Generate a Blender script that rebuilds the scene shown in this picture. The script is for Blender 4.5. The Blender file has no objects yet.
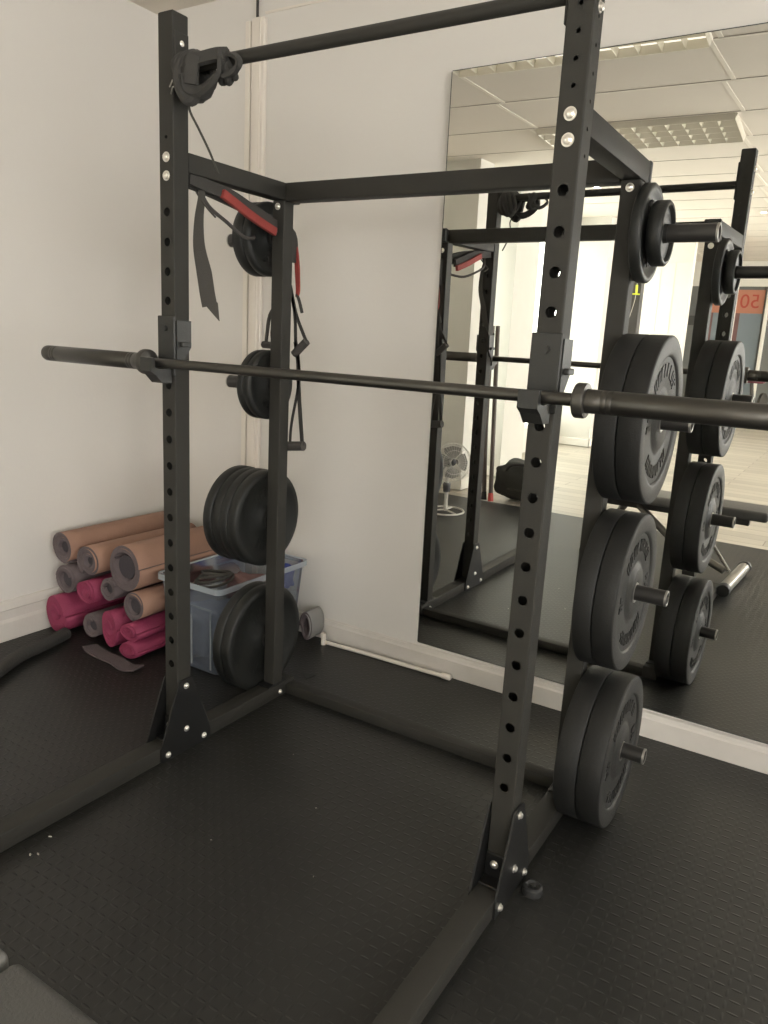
import bpy, bmesh, math, random
from mathutils import Vector, Matrix, Euler
random.seed(7)
C = bpy.context.scene.collection
PI = math.pi
V = Vector

# ---------------------------------------------------------------- materials
def mat(name, col, rough=.5, metal=0., spec=.5, bump=None, var=0., vscale=6., emit=None, estr=0., alpha=1.):
    m = bpy.data.materials.new(name); m.use_nodes = True
    nt = m.node_tree; n = nt.nodes; l = nt.links
    b = n['Principled BSDF']
    b.inputs['Base Color'].default_value = (*col, 1)
    b.inputs['Roughness'].default_value = rough
    b.inputs['Metallic'].default_value = metal
    b.inputs['Specular IOR Level'].default_value = spec
    b.inputs['Alpha'].default_value = alpha
    if emit:
        b.inputs['Emission Color'].default_value = (*emit, 1); b.inputs['Emission Strength'].default_value = estr
    tc = n.new('ShaderNodeTexCoord')
    if var:
        t = n.new('ShaderNodeTexNoise'); t.inputs['Scale'].default_value = vscale; t.inputs['Detail'].default_value = 6
        l.new(tc.outputs['Object'], t.inputs['Vector'])
        r = n.new('ShaderNodeMapRange')
        r.inputs['To Min'].default_value = 1 - var; r.inputs['To Max'].default_value = 1 + var
        l.new(t.outputs['Fac'], r.inputs['Value'])
        mx = n.new('ShaderNodeVectorMath'); mx.operation = 'SCALE'
        mx.inputs[0].default_value = col; l.new(r.outputs['Result'], mx.inputs['Scale'])
        l.new(mx.outputs[0], b.inputs['Base Color'])
    if bump:
        sc, st = bump
        t = n.new('ShaderNodeTexNoise'); t.inputs['Scale'].default_value = sc; t.inputs['Detail'].default_value = 4
        l.new(tc.outputs['Object'], t.inputs['Vector'])
        bp = n.new('ShaderNodeBump'); bp.inputs['Strength'].default_value = st; bp.inputs['Distance'].default_value = .01
        l.new(t.outputs['Fac'], bp.inputs['Height']); l.new(bp.outputs['Normal'], b.inputs['Normal'])
    return m

M = {}
M['wall'] = mat('painted wall', (.635, .61, .575), .85, bump=(60, .06), var=.03, vscale=1.5)
M['wall_far'] = mat('pale painted wall', (.68, .66, .60), .8, var=.03)
M['pier'] = mat('pale painted pier', (.62, .605, .555), .8, var=.03)
M['ceil'] = mat('mineral ceiling tile', (.66, .61, .54), .9, bump=(120, .15), var=.03, vscale=3)
M['grid'] = mat('ceiling grid metal', (.75, .70, .62), .5)
M['griddark'] = mat('ceiling tile edge', (.42, .38, .33), .9)
M['base'] = mat('painted skirting', (.58, .55, .51), .55, bump=(30, .1), var=.10, vscale=9)
M['trunk'] = mat('white plastic trunking', (.70, .65, .585), .45)
M['pipe'] = mat('white plastic pipe', (.72, .67, .60), .4)
M['steel'] = mat('black powder coat', (.0275, .0262, .0228), .58, spec=.25, bump=(400, .12), var=.12, vscale=20)
M['steel_dark'] = mat('black gusset plate', (.006, .006, .006), .45, bump=(300, .1))
M['hook'] = mat('grey black hook steel', (.017, .017, .0155), .5, bump=(200, .1))
M['bolt'] = mat('zinc bolt', (.80, .77, .72), .28, metal=.85)
M['chrome'] = mat('bright cap metal', (.33, .32, .30), .35, metal=.8)
M['bar'] = mat('worn bar steel', (.085, .081, .074), .38, metal=.9, var=.2, vscale=15)
M['collar'] = mat('dark bar collar steel', (.085, .081, .074), .42, metal=.8, var=.1)
M['horn'] = mat('dark storage tube steel', (.02, .019, .018), .35)
M['rubber'] = mat('bumper rubber shaded', (.0095, .0095, .0088), .6, spec=.35, bump=(250, .15), var=.15, vscale=12)  # darker rim tone: shade on the side facing the camera, put into the colour
M['rubber_face_lit'] = mat('bumper face rubber lit', (.024, .0235, .0215), .55, bump=(300, .2), var=.15, vscale=25)  # same rubber made lighter: light from the right put into the face colour
M['letter'] = mat('raised rubber lettering', (.011, .011, .010), .5)
M['iron'] = mat('coated iron plate', (.0095, .010, .009), .5, spec=.4, bump=(250, .15), var=.15)
M['web'] = mat('black webbing', (.035, .033, .030), .85, bump=(500, .4))
M['webgrey'] = mat('faded webbing', (.05, .046, .040), .85, bump=(500, .4))
M['red'] = mat('red padded fabric', (.24, .034, .028), .8, bump=(300, .3), var=.2, vscale=30)
M['foam'] = mat('foam grip', (.05, .045, .042), .8, bump=(300, .3))
M['tan'] = mat('tan rubber mat', (.27, .155, .110), .75, bump=(150, .25), var=.12, vscale=10)
M['matgrey'] = mat('mauve mat underside', (.10, .078, .082), .8, bump=(150, .3), var=.2, vscale=30)
M['matdark'] = mat('dark mat core', (.045, .038, .045), .85, bump=(150, .3))  # dark fill colour standing for the shade inside the rolls
M['pink'] = mat('magenta mat', (.225, .026, .072), .7, bump=(200, .4), var=.2, vscale=15)
M['yellow'] = mat('yellow plastic', (.75, .80, .05), .4)
M['blue'] = mat('blue cloth', (.03, .05, .25), .8, bump=(60, .4), var=.2)
M['brown'] = mat('brown cloth', (.18, .10, .095), .85, bump=(60, .5), var=.2)
M['greycloth'] = mat('grey foam', (.16, .16, .165), .8, bump=(60, .5), var=.2)
M['slate'] = mat('slate blue cloth', (.12, .14, .19), .8, bump=(40, .5), var=.25, vscale=8)
M['bag'] = mat('black holdall fabric', (.03, .03, .025), .7, bump=(60, .6), var=.3)
M['stick'] = mat('brown rubber band', (.085, .065, .055), .6)
M['redtip'] = mat('red rubber tip', (.45, .06, .05), .6)
M['fanw'] = mat('fan white wire', (.55, .53, .48), .35)
M['fand'] = mat('fan motor plastic', (.05, .05, .05), .5)
M['fanblade'] = mat('fan blade plastic', (.22, .21, .19), .3)
M['pad'] = mat('grey bench vinyl', (.068, .067, .064), .5, bump=(200, .15))
M['pad2'] = mat('light grey bench vinyl', (.13, .128, .12), .5, bump=(200, .15))
M['benchmetal'] = mat('bench chrome tube', (.22, .21, .19), .3, metal=.7)
M['gymrubber'] = mat('black rubber foot', (.02, .02, .02), .6)
M['frame_w'] = mat('white window frame', (.78, .76, .70), .5)
M['frame_d'] = mat('dark window frame', (.05, .05, .048), .5)
M['sky'] = mat('daylight pane', (.7, .72, .7), .3, emit=(.97, 1., .93), estr=3.)
M['sky_r'] = mat('right daylight pane', (.7, .7, .7), .3, emit=(1., .985, .95), estr=9.5)
M['shopglass'] = mat('shopfront glass', (.16, .165, .16), .1)
M['orange'] = mat('orange sale banner', (.46, .20, .13), .6)
M['orange_d'] = mat('red sale numerals', (.40, .07, .045), .6)
M['bluegrey'] = mat('blue grey poster film', (.19, .23, .26), .5)
M['lamp'] = mat('lamp tube', (.9, .9, .9), .3, emit=(1, .93, .82), estr=.9)
M['spot'] = mat('spot lamp', (.9, .9, .9), .3, emit=(1, .96, .88), estr=60)
M['louvre'] = mat('aluminium louvre', (.72, .68, .58), .3, metal=.6)
M['post'] = mat('dark green grey rig post', (.055, .05, .045), .5)
M['postside'] = mat('grey rig post side', (.16, .17, .155), .5)
M['exercise'] = mat('dark machine frame', (.06, .055, .052), .5)
M['plum'] = mat('plum patterned seat cover', (.16, .05, .07), .8, var=.9, vscale=60)
M['debris'] = mat('pale fluff', (.55, .52, .46), .9)
M['blacktube'] = mat('black foam covered tube', (.035, .034, .031), .7, bump=(100, .3))

def floor_rubber():
    m = bpy.data.materials.new('diamond tread rubber'); m.use_nodes = True
    nt = m.node_tree; n = nt.nodes; l = nt.links; b = n['Principled BSDF']
    tc = n.new('ShaderNodeTexCoord'); sp = n.new('ShaderNodeSeparateXYZ'); l.new(tc.outputs['Object'], sp.inputs[0])
    def mth(op, a, bb=None, c=None):
        k = n.new('ShaderNodeMath'); k.operation = op
        for i, v in enumerate((a, bb, c)):
            if v is None: continue
            if isinstance(v, (int, float)): k.inputs[i].default_value = v
            else: l.new(v, k.inputs[i])
        return k.outputs[0]
    PX, PY = .038, .038
    def ridges(ox, oy, swap):
        u = mth('ADD', mth('DIVIDE', sp.outputs[0], PX), ox); v = mth('ADD', mth('DIVIDE', sp.outputs[1], PY), oy)
        fu = mth('SUBTRACT', mth('FRACT', u), .5); fv = mth('SUBTRACT', mth('FRACT', v), .5)
        a, c = (fu, fv) if not swap else (fv, fu)
        d = mth('ADD', mth('POWER', mth('DIVIDE', mth('ABSOLUTE', a), .36), 2), mth('POWER', mth('DIVIDE', mth('ABSOLUTE', c), .10), 2))
        return mth('MAXIMUM', mth('SUBTRACT', 1., d), 0.)
    h = mth('MAXIMUM', ridges(0, 0, False), mth('MULTIPLY', ridges(.5, .5, True), .5))
    bp = n.new('ShaderNodeBump'); bp.inputs['Strength'].default_value = .9; bp.inputs['Distance'].default_value = .0016
    l.new(h, bp.inputs['Height']); l.new(bp.outputs['Normal'], b.inputs['Normal'])
    t = n.new('ShaderNodeTexNoise'); t.inputs['Scale'].default_value = 3; t.inputs['Detail'].default_value = 8
    l.new(tc.outputs['Object'], t.inputs['Vector'])
    cr = n.new('ShaderNodeValToRGB'); cr.color_ramp.elements[0].position = .3; cr.color_ramp.elements[1].position = .75
    cr.color_ramp.elements[0].color = (.0092, .0092, .0082, 1); cr.color_ramp.elements[1].color = (.0158, .0157, .0138, 1)
    l.new(t.outputs['Fac'], cr.inputs['Fac']); l.new(cr.outputs['Color'], b.inputs['Base Color'])
    b.inputs['Roughness'].default_value = .44; b.inputs['Specular IOR Level'].default_value = .5
    return m
M['floor'] = floor_rubber()

def wood_floor():
    m = bpy.data.materials.new('pale wood planks'); m.use_nodes = True
    nt = m.node_tree; n = nt.nodes; l = nt.links; b = n['Principled BSDF']
    tc = n.new('ShaderNodeTexCoord'); mp = n.new('ShaderNodeMapping')
    l.new(tc.outputs['Object'], mp.inputs['Vector'])
    br = n.new('ShaderNodeTexBrick'); br.inputs['Scale'].default_value = 1.
    br.inputs['Brick Width'].default_value = 1.3; br.inputs['Row Height'].default_value = .16; br.inputs['Mortar Size'].default_value = .004
    br.inputs['Color1'].default_value = (.60, .55, .46, 1); br.inputs['Color2'].default_value = (.46, .42, .35, 1); br.inputs['Mortar'].default_value = (.25, .22, .18, 1)
    l.new(mp.outputs[0], br.inputs['Vector'])
    mp2 = n.new('ShaderNodeMapping'); mp2.inputs['Scale'].default_value = (1.5, 25, 1); l.new(tc.outputs['Object'], mp2.inputs['Vector'])
    t = n.new('ShaderNodeTexNoise'); t.inputs['Scale'].default_value = 2; t.inputs['Detail'].default_value = 6; l.new(mp2.outputs[0], t.inputs['Vector'])
    mx = n.new('ShaderNodeMix'); mx.data_type = 'RGBA'; mx.blend_type = 'MULTIPLY'; mx.inputs[0].default_value = .35
    l.new(br.outputs['Color'], mx.inputs[6]); l.new(t.outputs['Fac'], mx.inputs[7]); l.new(mx.outputs[2], b.inputs['Base Color'])
    b.inputs['Roughness'].default_value = .35
    return m
M['wood'] = wood_floor()

def mirror_mat():
    m = bpy.data.materials.new('mirror glass'); m.use_nodes = True
    b = m.node_tree.nodes['Principled BSDF']
    b.inputs['Base Color'].default_value = (.93, .935, .91, 1); b.inputs['Metallic'].default_value = 1; b.inputs['Roughness'].default_value = 0.0
    return m
M['mirror'] = mirror_mat()
M['mirror_edge'] = mat('mirror edge', (.05, .055, .05), .3)

def clear_plastic(name, col, fac):
    m = bpy.data.materials.new(name); m.use_nodes = True
    nt = m.node_tree; n = nt.nodes; l = nt.links
    for k in list(n): n.remove(k)
    o = n.new('ShaderNodeOutputMaterial'); t = n.new('ShaderNodeBsdfTransparent'); t.inputs[0].default_value = (.86, .9, .94, 1)
    d = n.new('ShaderNodeBsdfDiffuse'); d.inputs[0].default_value = (*col, 1)
    g = n.new('ShaderNodeBsdfGlossy'); g.inputs['Roughness'].default_value = .15; g.inputs[0].default_value = (.9, .92, .95, 1)
    m1 = n.new('ShaderNodeMixShader'); m1.inputs[0].default_value = fac; m2 = n.new('ShaderNodeMixShader')
    fr = n.new('ShaderNodeFresnel'); fr.inputs[0].default_value = 1.4
    l.new(t.outputs[0], m1.inputs[1]); l.new(d.outputs[0], m1.inputs[2]); l.new(fr.outputs[0], m2.inputs[0])
    l.new(m1.outputs[0], m2.inputs[1]); l.new(g.outputs[0], m2.inputs[2]); l.new(m2.outputs[0], o.inputs[0])
    return m
M['clear'] = clear_plastic('clear storage plastic', (.30, .34, .42), .26)
M['filmroll'] = mat('pale film roll', (.22, .215, .21), .5)
M['clear_rim'] = clear_plastic('frosted rim plastic', (.42, .46, .50), .6)
M['film'] = clear_plastic('clear film', (.7, .7, .7), .35)

# ---------------------------------------------------------------- mesh helpers
def bmn(): return bmesh.new()
def obj(name, bm, m, parent=None, smooth=False, loc=None, angle=None):
    me = bpy.data.meshes.new(name)
    bmesh.ops.recalc_face_normals(bm, faces=bm.faces[:])
    bm.to_mesh(me); bm.free()
    ms = m if isinstance(m, (list, tuple)) else [m]
    for k in ms: me.materials.append(k)
    if smooth:
        for p in me.polygons: p.use_smooth = True
        try: me.set_sharp_from_angle(angle=math.radians(angle or 35))
        except Exception: pass
    o = bpy.data.objects.new(name, me); C.objects.link(o)
    if loc is not None: o.location = loc
    if parent is not None:
        o.parent = parent
        # geometry is given in world space: undo the parent's transform
        o.matrix_parent_inverse = parent.matrix_world.inverted() if loc is None else Matrix()
    return o
def empty(name, label, cat, loc=(0, 0, 0), rot=(0, 0, 0), group=None):
    o = bpy.data.objects.new(name, None); C.objects.link(o); o.location = loc; o.rotation_euler = rot
    o.empty_display_size = .05
    o.matrix_world = Matrix.Translation(loc) @ Euler(rot).to_matrix().to_4x4()
    o['label'] = label; o['category'] = cat
    if group: o['group'] = group
    return o
def tag(o, label, cat, group=None):
    o['label'] = label; o['category'] = cat
    if group: o['group'] = group
    return o
def struct(o):
    o['kind'] = 'structure'; return o
def box(bm, lo, hi, bev=0., mi=0, rot=None, seg=1):
    lo = V(lo); hi = V(hi); c = (lo + hi) / 2; s = hi - lo
    r = bmesh.ops.create_cube(bm, size=1.)
    vs = r['verts']
    for v in vs: v.co = V((v.co.x * s.x, v.co.y * s.y, v.co.z * s.z))
    if bev:
        es = list({e for v in vs for e in v.link_edges})
        rr = bmesh.ops.bevel(bm, geom=es, offset=bev, segments=seg, affect='EDGES', profile=.5)
        vs = list({v for f in rr['faces'] for v in f.verts} | {v for v in vs if v.is_valid})
    for v in vs:
        if rot is not None: v.co = rot @ v.co
        v.co += c
    if mi:
        for f in {f for v in vs for f in v.link_faces}: f.material_index = mi
    return vs
def frame_of(d):
    d = d.normalized(); a = V((0, 0, 1)) if abs(d.z) < .9 else V((1, 0, 0))
    u = d.cross(a).normalized(); w = d.cross(u).normalized(); return u, w
def cyl(bm, p0, p1, r0, r1=None, seg=24, cap=True, mi=0):
    p0 = V(p0); p1 = V(p1); r1 = r0 if r1 is None else r1
    u, w = frame_of(p1 - p0)
    A = [bm.verts.new(p0 + (u * math.cos(2 * PI * i / seg) + w * math.sin(2 * PI * i / seg)) * r0) for i in range(seg)]
    B = [bm.verts.new(p1 + (u * math.cos(2 * PI * i / seg) + w * math.sin(2 * PI * i / seg)) * r1) for i in range(seg)]
    fs = [bm.faces.new((A[i], A[(i + 1) % seg], B[(i + 1) % seg], B[i])) for i in range(seg)]
    if cap: fs += [bm.faces.new(A[::-1]), bm.faces.new(B)]
    for f in fs: f.material_index = mi
def lathe(bm, p0, axis, prof, seg=48, mi=0, mif=None):
    """prof: list of (distance along the axis, radius); closed loop when first radius == last"""
    p0 = V(p0); d = V(axis).normalized(); u, w = frame_of(d)
    rings = []
    for t, r in prof:
        if r < 1e-6: rings.append([bm.verts.new(p0 + d * t)]); continue
        rings.append([bm.verts.new(p0 + d * t + (u * math.cos(2 * PI * i / seg) + w * math.sin(2 * PI * i / seg)) * r) for i in range(seg)])
    for k in range(len(rings) - 1):
        a, b = rings[k], rings[k + 1]
        for i in range(seg):
            j = (i + 1) % seg
            if len(a) == 1 and len(b) == 1: continue
            if len(a) == 1: f = bm.faces.new((a[0], b[j], b[i]))
            elif len(b) == 1: f = bm.faces.new((a[i], a[j], b[0]))
            else: f = bm.faces.new((a[i], a[j], b[j], b[i]))
            f.material_index = mif[k] if mif else mi
def tube(bm, pts, r, seg=10, closed=False, mi=0):
    pts = [V(p) for p in pts]; n = len(pts); rings = []
    prev = None
    for i, p in enumerate(pts):
        if closed: t = pts[(i + 1) % n] - pts[i - 1]
        else: t = pts[min(i + 1, n - 1)] - pts[max(i - 1, 0)]
        t.normalize()
        if prev is None: u, w = frame_of(t)
        else:
            u = (prev - t * prev.dot(t)); u = u.normalized() if u.length > 1e-6 else frame_of(t)[0]; w = t.cross(u)
        prev = u
        rr = r[i] if isinstance(r, (list, tuple)) else r
        rings.append([bm.verts.new(p + (u * math.cos(2 * PI * k / seg) + w * math.sin(2 * PI * k / seg)) * rr) for k in range(seg)])
    m = n if closed else n - 1
    for i in range(m):
        a = rings[i]; b = rings[(i + 1) % n]
        for k in range(seg):
            f = bm.faces.new((a[k], a[(k + 1) % seg], b[(k + 1) % seg], b[k])); f.material_index = mi
    if not closed:
        bm.faces.new(rings[0][::-1]); bm.faces.new(rings[-1])
def smoothpts(pts, n=6, closed=False):
    pts = [V(p) for p in pts]; out = []; N = len(pts)
    rng = range(N if closed else N - 1)
    for i in rng:
        if closed: a, b, c, d = pts[i - 1], pts[i], pts[(i + 1) % N], pts[(i + 2) % N]
        else: a, b, c, d = pts[max(i - 1, 0)], pts[i], pts[i + 1], pts[min(i + 2, N - 1)]
        for k in range(n):
            t = k / n
            out.append(.5 * ((2 * b) + (c - a) * t + (2 * a - 5 * b + 4 * c - d) * t * t + (3 * b - a - 3 * c + d) * t ** 3))
    if not closed: out.append(pts[-1])
    return out
def ribbon(bm, pts, wid, wdir, th=.002, mi=0):
    """a flat strap: box section swept along pts, width along wdir (vector or list)"""
    pts = [V(p) for p in pts]; n = len(pts); R = []
    for i, p in enumerate(pts):
        t = (pts[min(i + 1, n - 1)] - pts[max(i - 1, 0)]).normalized()
        w = V(wdir[i]) if isinstance(wdir, list) else V(wdir)
        w = (w - t * w.dot(t)).normalized(); nn = t.cross(w)
        ww = wid[i] if isinstance(wid, (list, tuple)) else wid
        R.append([bm.verts.new(p + w * a * ww / 2 + nn * b * th / 2) for a, b in ((-1, -1), (1, -1), (1, 1), (-1, 1))])
    for i in range(n - 1):
        for k in range(4):
            f = bm.faces.new((R[i][k], R[i][(k + 1) % 4], R[i + 1][(k + 1) % 4], R[i + 1][k])); f.material_index = mi
    bm.faces.new(R[0][::-1]); bm.faces.new(R[-1])
def poly_plate(bm, pts2, place, th):
    """extruded outline; place(a, b, t) -> world point"""
    A = [bm.verts.new(place(a, b, 0)) for a, b in pts2]; B = [bm.verts.new(place(a, b, th)) for a, b in pts2]
    n = len(A)
    bm.faces.new(A); bm.faces.new(B[::-1])
    for i in range(n): bm.faces.new((A[i], A[(i + 1) % n], B[(i + 1) % n], B[i]))
def perf_face(bm, place, hw, z0, z1, holes, depth=.003):
    """strip of half width hw from z0 to z1 with real round holes (z, r); place(a, z, d): a across, d inwards"""
    q = 16; cuts = [z0]; hs = sorted(h for h in holes if z0 + .02 < h[0] < z1 - .02)
    def quad(za, zb):
        bm.faces.new([bm.verts.new(place(a, z, 0)) for a, z in ((-hw, za), (hw, za), (hw, zb), (-hw, zb))])
    zc = z0
    for hz, r in hs:
        ch = max(r * 1.5, r + .004)
        if hz - ch > zc: quad(zc, hz - ch)
        ring = []; outer = []; inner = []
        for i in range(q):
            t = 2 * PI * (i + .5) / q; c, s = math.cos(t), math.sin(t)
            ring.append(bm.verts.new(place(c * r, hz + s * r, 0))); inner.append(bm.verts.new(place(c * r, hz + s * r, depth)))
        # outer rectangle, same count, by ray to the box
        for i in range(q):
            t = 2 * PI * (i + .5) / q; c, s = math.cos(t), math.sin(t)
            k = min(hw / abs(c), ch / abs(s)); outer.append(bm.verts.new(place(c * k, hz + s * k, 0)))
        cor = {}
        for i in range(q):
            j = (i + 1) % q
            ti, tj = 2 * PI * (i + .5) / q, 2 * PI * (i + 1.5) / q
            ca = math.atan2(ch, hw); cs = [ca, PI - ca, PI + ca, 2 * PI - ca]
            extra = [x for x in cs if ti < x < tj or ti < x + 2 * PI < tj]
            if extra:
                x = extra[0]; cv = bm.verts.new(place(hw * (1 if math.cos(x) > 0 else -1), hz + ch * (1 if math.sin(x) > 0 else -1), 0))
                bm.faces.new((ring[i], outer[i], cv, outer[j], ring[j]))
            else: bm.faces.new((ring[i], outer[i], outer[j], ring[j]))
            bm.faces.new((ring[i], ring[j], inner[j], inner[i]))
        zc = hz + ch
    quad(zc, z1)

# ---------------------------------------------------------------- measured layout (metres)
W, D, H, T = 1.212, .504, 2.289, .06
h = T / 2
YW, XL, HC = 1.124, -1.306, 2.872
XR, YF = 4.5, -12.2

# ---------------------------------------------------------------- camera
def setup_camera():
    cd = bpy.data.cameras.new('camera'); co = bpy.data.objects.new('camera', cd); C.objects.link(co)
    yaw, pit, rol, f = map(float, (31.398, 12.848, 3.099, 761.76))
    y, p, r = map(math.radians, (yaw, pit, rol))
    F = V((-math.sin(y) * math.cos(p), math.cos(y) * math.cos(p), -math.sin(p)))
    R = V((math.cos(y), math.sin(y), 0)); U = R.cross(F)
    R2 = R * math.cos(r) + U * math.sin(r); U2 = U * math.cos(r) - R * math.sin(r)
    m = Matrix((R2, U2, -F)).transposed().to_4x4(); m.translation = (1.8296, -1.7057, 1.4311)
    co.matrix_world = m
    cd.sensor_fit = 'VERTICAL'; cd.sensor_height = 24.; cd.lens = 24. * f / 1024.; cd.clip_start = .02
    bpy.context.scene.camera = co
setup_camera()

# ---------------------------------------------------------------- setting
def slab(name, lo, hi, m, parent=None, bev=0):
    bm = bmn(); box(bm, lo, hi, bev); return obj(name, bm, m, parent)
MATY = -2.12
fl = struct(slab('floor', (XL - .6, MATY, -.05), (XR, YW + .1, 0), M['floor']))
wf = struct(slab('floor_wood', (XL - .8, YF - .3, -.06), (XR, MATY, -.006), M['wood']))
ceil = struct(slab('ceiling', (XL - .8, YF - .3, HC), (XR + .1, YW + .1, HC + .1), M['ceil']))
struct(slab('wall_back', (XL - .15, YW, 0), (XR + .1, YW + .15, HC), M['wall']))
struct(slab('wall_left', (XL - .15, -1.15, 0), (XL, YW, HC), M['wall']))
# stretch of wall with big windows farther back on the left
XW = -1.75
def wall_left_rear():
    bm = bmn()
    box(bm, (XW - .15, -1.15, 0), (XW, -.95, HC)); box(bm, (XW - .15, -1.15, 0), (XL, -1.0, HC))
    box(bm, (XW - .15, YF, 0), (XW, -1.15, .28)); box(bm, (XW - .15, YF, 2.62), (XW, -1.15, HC))
    box(bm, (XW - .15, YF, .28), (XW, -8.0, 2.62)); box(bm, (XW - .15, -2.40, .28), (XW, -1.15, 2.62))
    for a, b in ((-2.62, -2.36), (-3.78, -3.22), (-6.30, -5.98)): box(bm, (XW - .15, a, .28), (XW, b, 2.62))
    return obj('wall_left_rear', bm, M['wall_far'])
struct(wall_left_rear())
for a, b in ((-2.62, -2.36), (-3.78, -3.22), (-6.30, -5.98)):
    bm = bmn(); box(bm, (XW, a, 0), (XL, b, HC)); pier = struct(obj('wall_pier', bm, M['pier']))
    bm = bmn(); box(bm, (XW, b, 0), (XL + .015, b + .015, .1), .003); box(bm, (XL, a - .01, 0), (XL + .015, b + .015, .1), .003)
    struct(obj('baseboard_pier', bm, M['frame_w'], pier))
n = 0
for a, b in ((-3.22, -2.62), (-5.98, -3.78), (-8.0, -6.30)):
    n += 1
    bm = bmn(); box(bm, (XW - .09, a, .28), (XW - .08, b, 2.62)); w = struct(obj('window_%d' % n, bm, M['sky']))
    bm = bmn()
    for y in (a + .02, b - .02): box(bm, (XW - .08, y - .02, .28), (XW - .03, y + .02, 2.62), .003)
    for z in (.30, 1.0, 2.60): box(bm, (XW - .08, a, z - .02), (XW - .03, b, z + .02), .003)
    if b - a > 1.5: box(bm, (XW - .08, (a + b) / 2 - .02, .28), (XW - .03, (a + b) / 2 + .02, 2.62), .003)
    struct(obj('window_frame', bm, M['frame_w'], w))
# right side of the room: sill, header, mullions and daylight
def wall_right():
    bm = bmn()
    box(bm, (XR, YF - .3, 0), (XR + .15, YW, 1.0)); box(bm, (XR, YF - .3, 2.5), (XR + .15, YW, HC))
    box(bm, (XR, -.7, .7), (XR + .15, YW, 2.5))
    for y in (-2.9, -5.3, -7.7, -10.1, -12.3): box(bm, (XR, y - .12, .7), (XR + .15, y + .12, 2.5))
    return obj('wall_right', bm, M['wall_far'])
struct(wall_right())
for k, (a, b) in enumerate(((-2.78, -.7), (-5.18, -3.02), (-7.58, -5.42), (-9.98, -7.82), (-12.18, -10.22))):
    bm = bmn(); box(bm, (XR + .09, a, 1.0), (XR + .10, b, 2.5)); w = struct(obj('window_%d' % (n + k + 1), bm, M['sky_r']))
    bm = bmn()
    for y in (a + .025, (a + b) / 2, b - .025): box(bm, (XR + .03, y - .025, 1.0), (XR + .09, y + .025, 2.5), .003)
    for z in (1.025, 2.475): box(bm, (XR + .03, a, z - .025), (XR + .09, b, z + .025), .003)
    struct(obj('window_frame', bm, M['frame_w'], w))
# pale partition and shopfront at the far end
bm = bmn(); box(bm, (XW, -8.16, 0), (-.73, -8.0, HC))
pt = struct(obj('wall_partition', bm, M['wall_far']))
bm = bmn()
for x in (-1.36, -1.16, -.96): box(bm, (x - .004, -8.0, 0), (x + .004, -7.994, 2.5))
box(bm, (XW, -8.0, 2.49), (-.73, -7.99, 2.51))
struct(obj('trim_partition', bm, M['trunk'], pt))
def far_wall():
    bm = bmn()
    box(bm, (XL - .8, YF - .3, 2.42), (XR, YF - .15, HC)); box(bm, (XL - .8, YF - .3, 0), (-1.9, YF - .15, 2.42))
    box(bm, (1.6, YF - .3, 0), (XR, YF - .15, 2.42)); box(bm, (-1.9, YF - .3, 0), (1.6, YF - .15, .25))
    return obj('wall_far', bm, M['wall_far'])
struct(far_wall())
bm = bmn(); box(bm, (-1.9, YF - .26, .25), (1.6, YF - .25, 2.42)); sg = struct(obj('window_shopfront', bm, M['shopglass']))
bm = bmn()
for x in (-1.36, -.84, -.27, .4, 1.0): box(bm, (x - .03, YF - .25, .25), (x + .03, YF - .17, 2.42), .004)
struct(obj('window_frame', bm, M['frame_w'], sg))
bm = bmn(); box(bm, (-1.9, YF - .24, 1.68), (-1.39, YF - .2, 1.86)); box(bm, (.1, YF - .24, 1.0), (.37, YF - .2, 2.2))
struct(obj('window_rail', bm, M['frame_d'], sg))
def poster(x0, x1, label):
    t = empty('window_banner', label, 'banner', (.5 * (x0 + x1), YF - .24, .3), group=None)
    bm = bmn(); box(bm, (x0, YF - .244, 1.93), (x1, YF - .238, 2.36)); obj('banner_top', bm, M['orange'], t)
    bm = bmn(); box(bm, (x0 + .1, YF - .244, .35), (x1, YF - .238, 1.93)); obj('banner_lower', bm, M['bluegrey'], t)
    bm = bmn(); box(bm, (x0, YF - .244, .35), (x0 + .1, YF - .238, 1.93)); obj('banner_edge', bm, M['brown'], t)
    return t
pb = poster(-.83, -.34, 'orange and blue grey sale banner with large 50 on the far shop window')
poster(-1.31, -1.05, 'narrow orange and blue grey window banner beside the 50 banner')
cu = bpy.data.curves.new('numerals', 'FONT'); cu.body = '50'; cu.size = .36; cu.extrude = .003; cu.align_x = 'CENTER'
to = bpy.data.objects.new('numerals_source', cu); C.objects.link(to)
bpy.context.view_layer.update()
me = bpy.data.meshes.new_from_object(to.evaluated_get(bpy.context.evaluated_depsgraph_get()))
C.objects.unlink(to); bpy.data.objects.remove(to)
me.materials.clear(); me.materials.append(M['orange_d'])
no = bpy.data.objects.new('numerals', me); C.objects.link(no); no.parent = pb
no.matrix_parent_inverse = pb.matrix_world.inverted()
no.matrix_world = Matrix.Translation((-.585, YF - .234, 2.03)) @ Matrix.Rotation(PI, 4, 'Z') @ Matrix.Rotation(PI / 2, 4, 'X')
no['label'] = 'red numerals 50'

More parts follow.
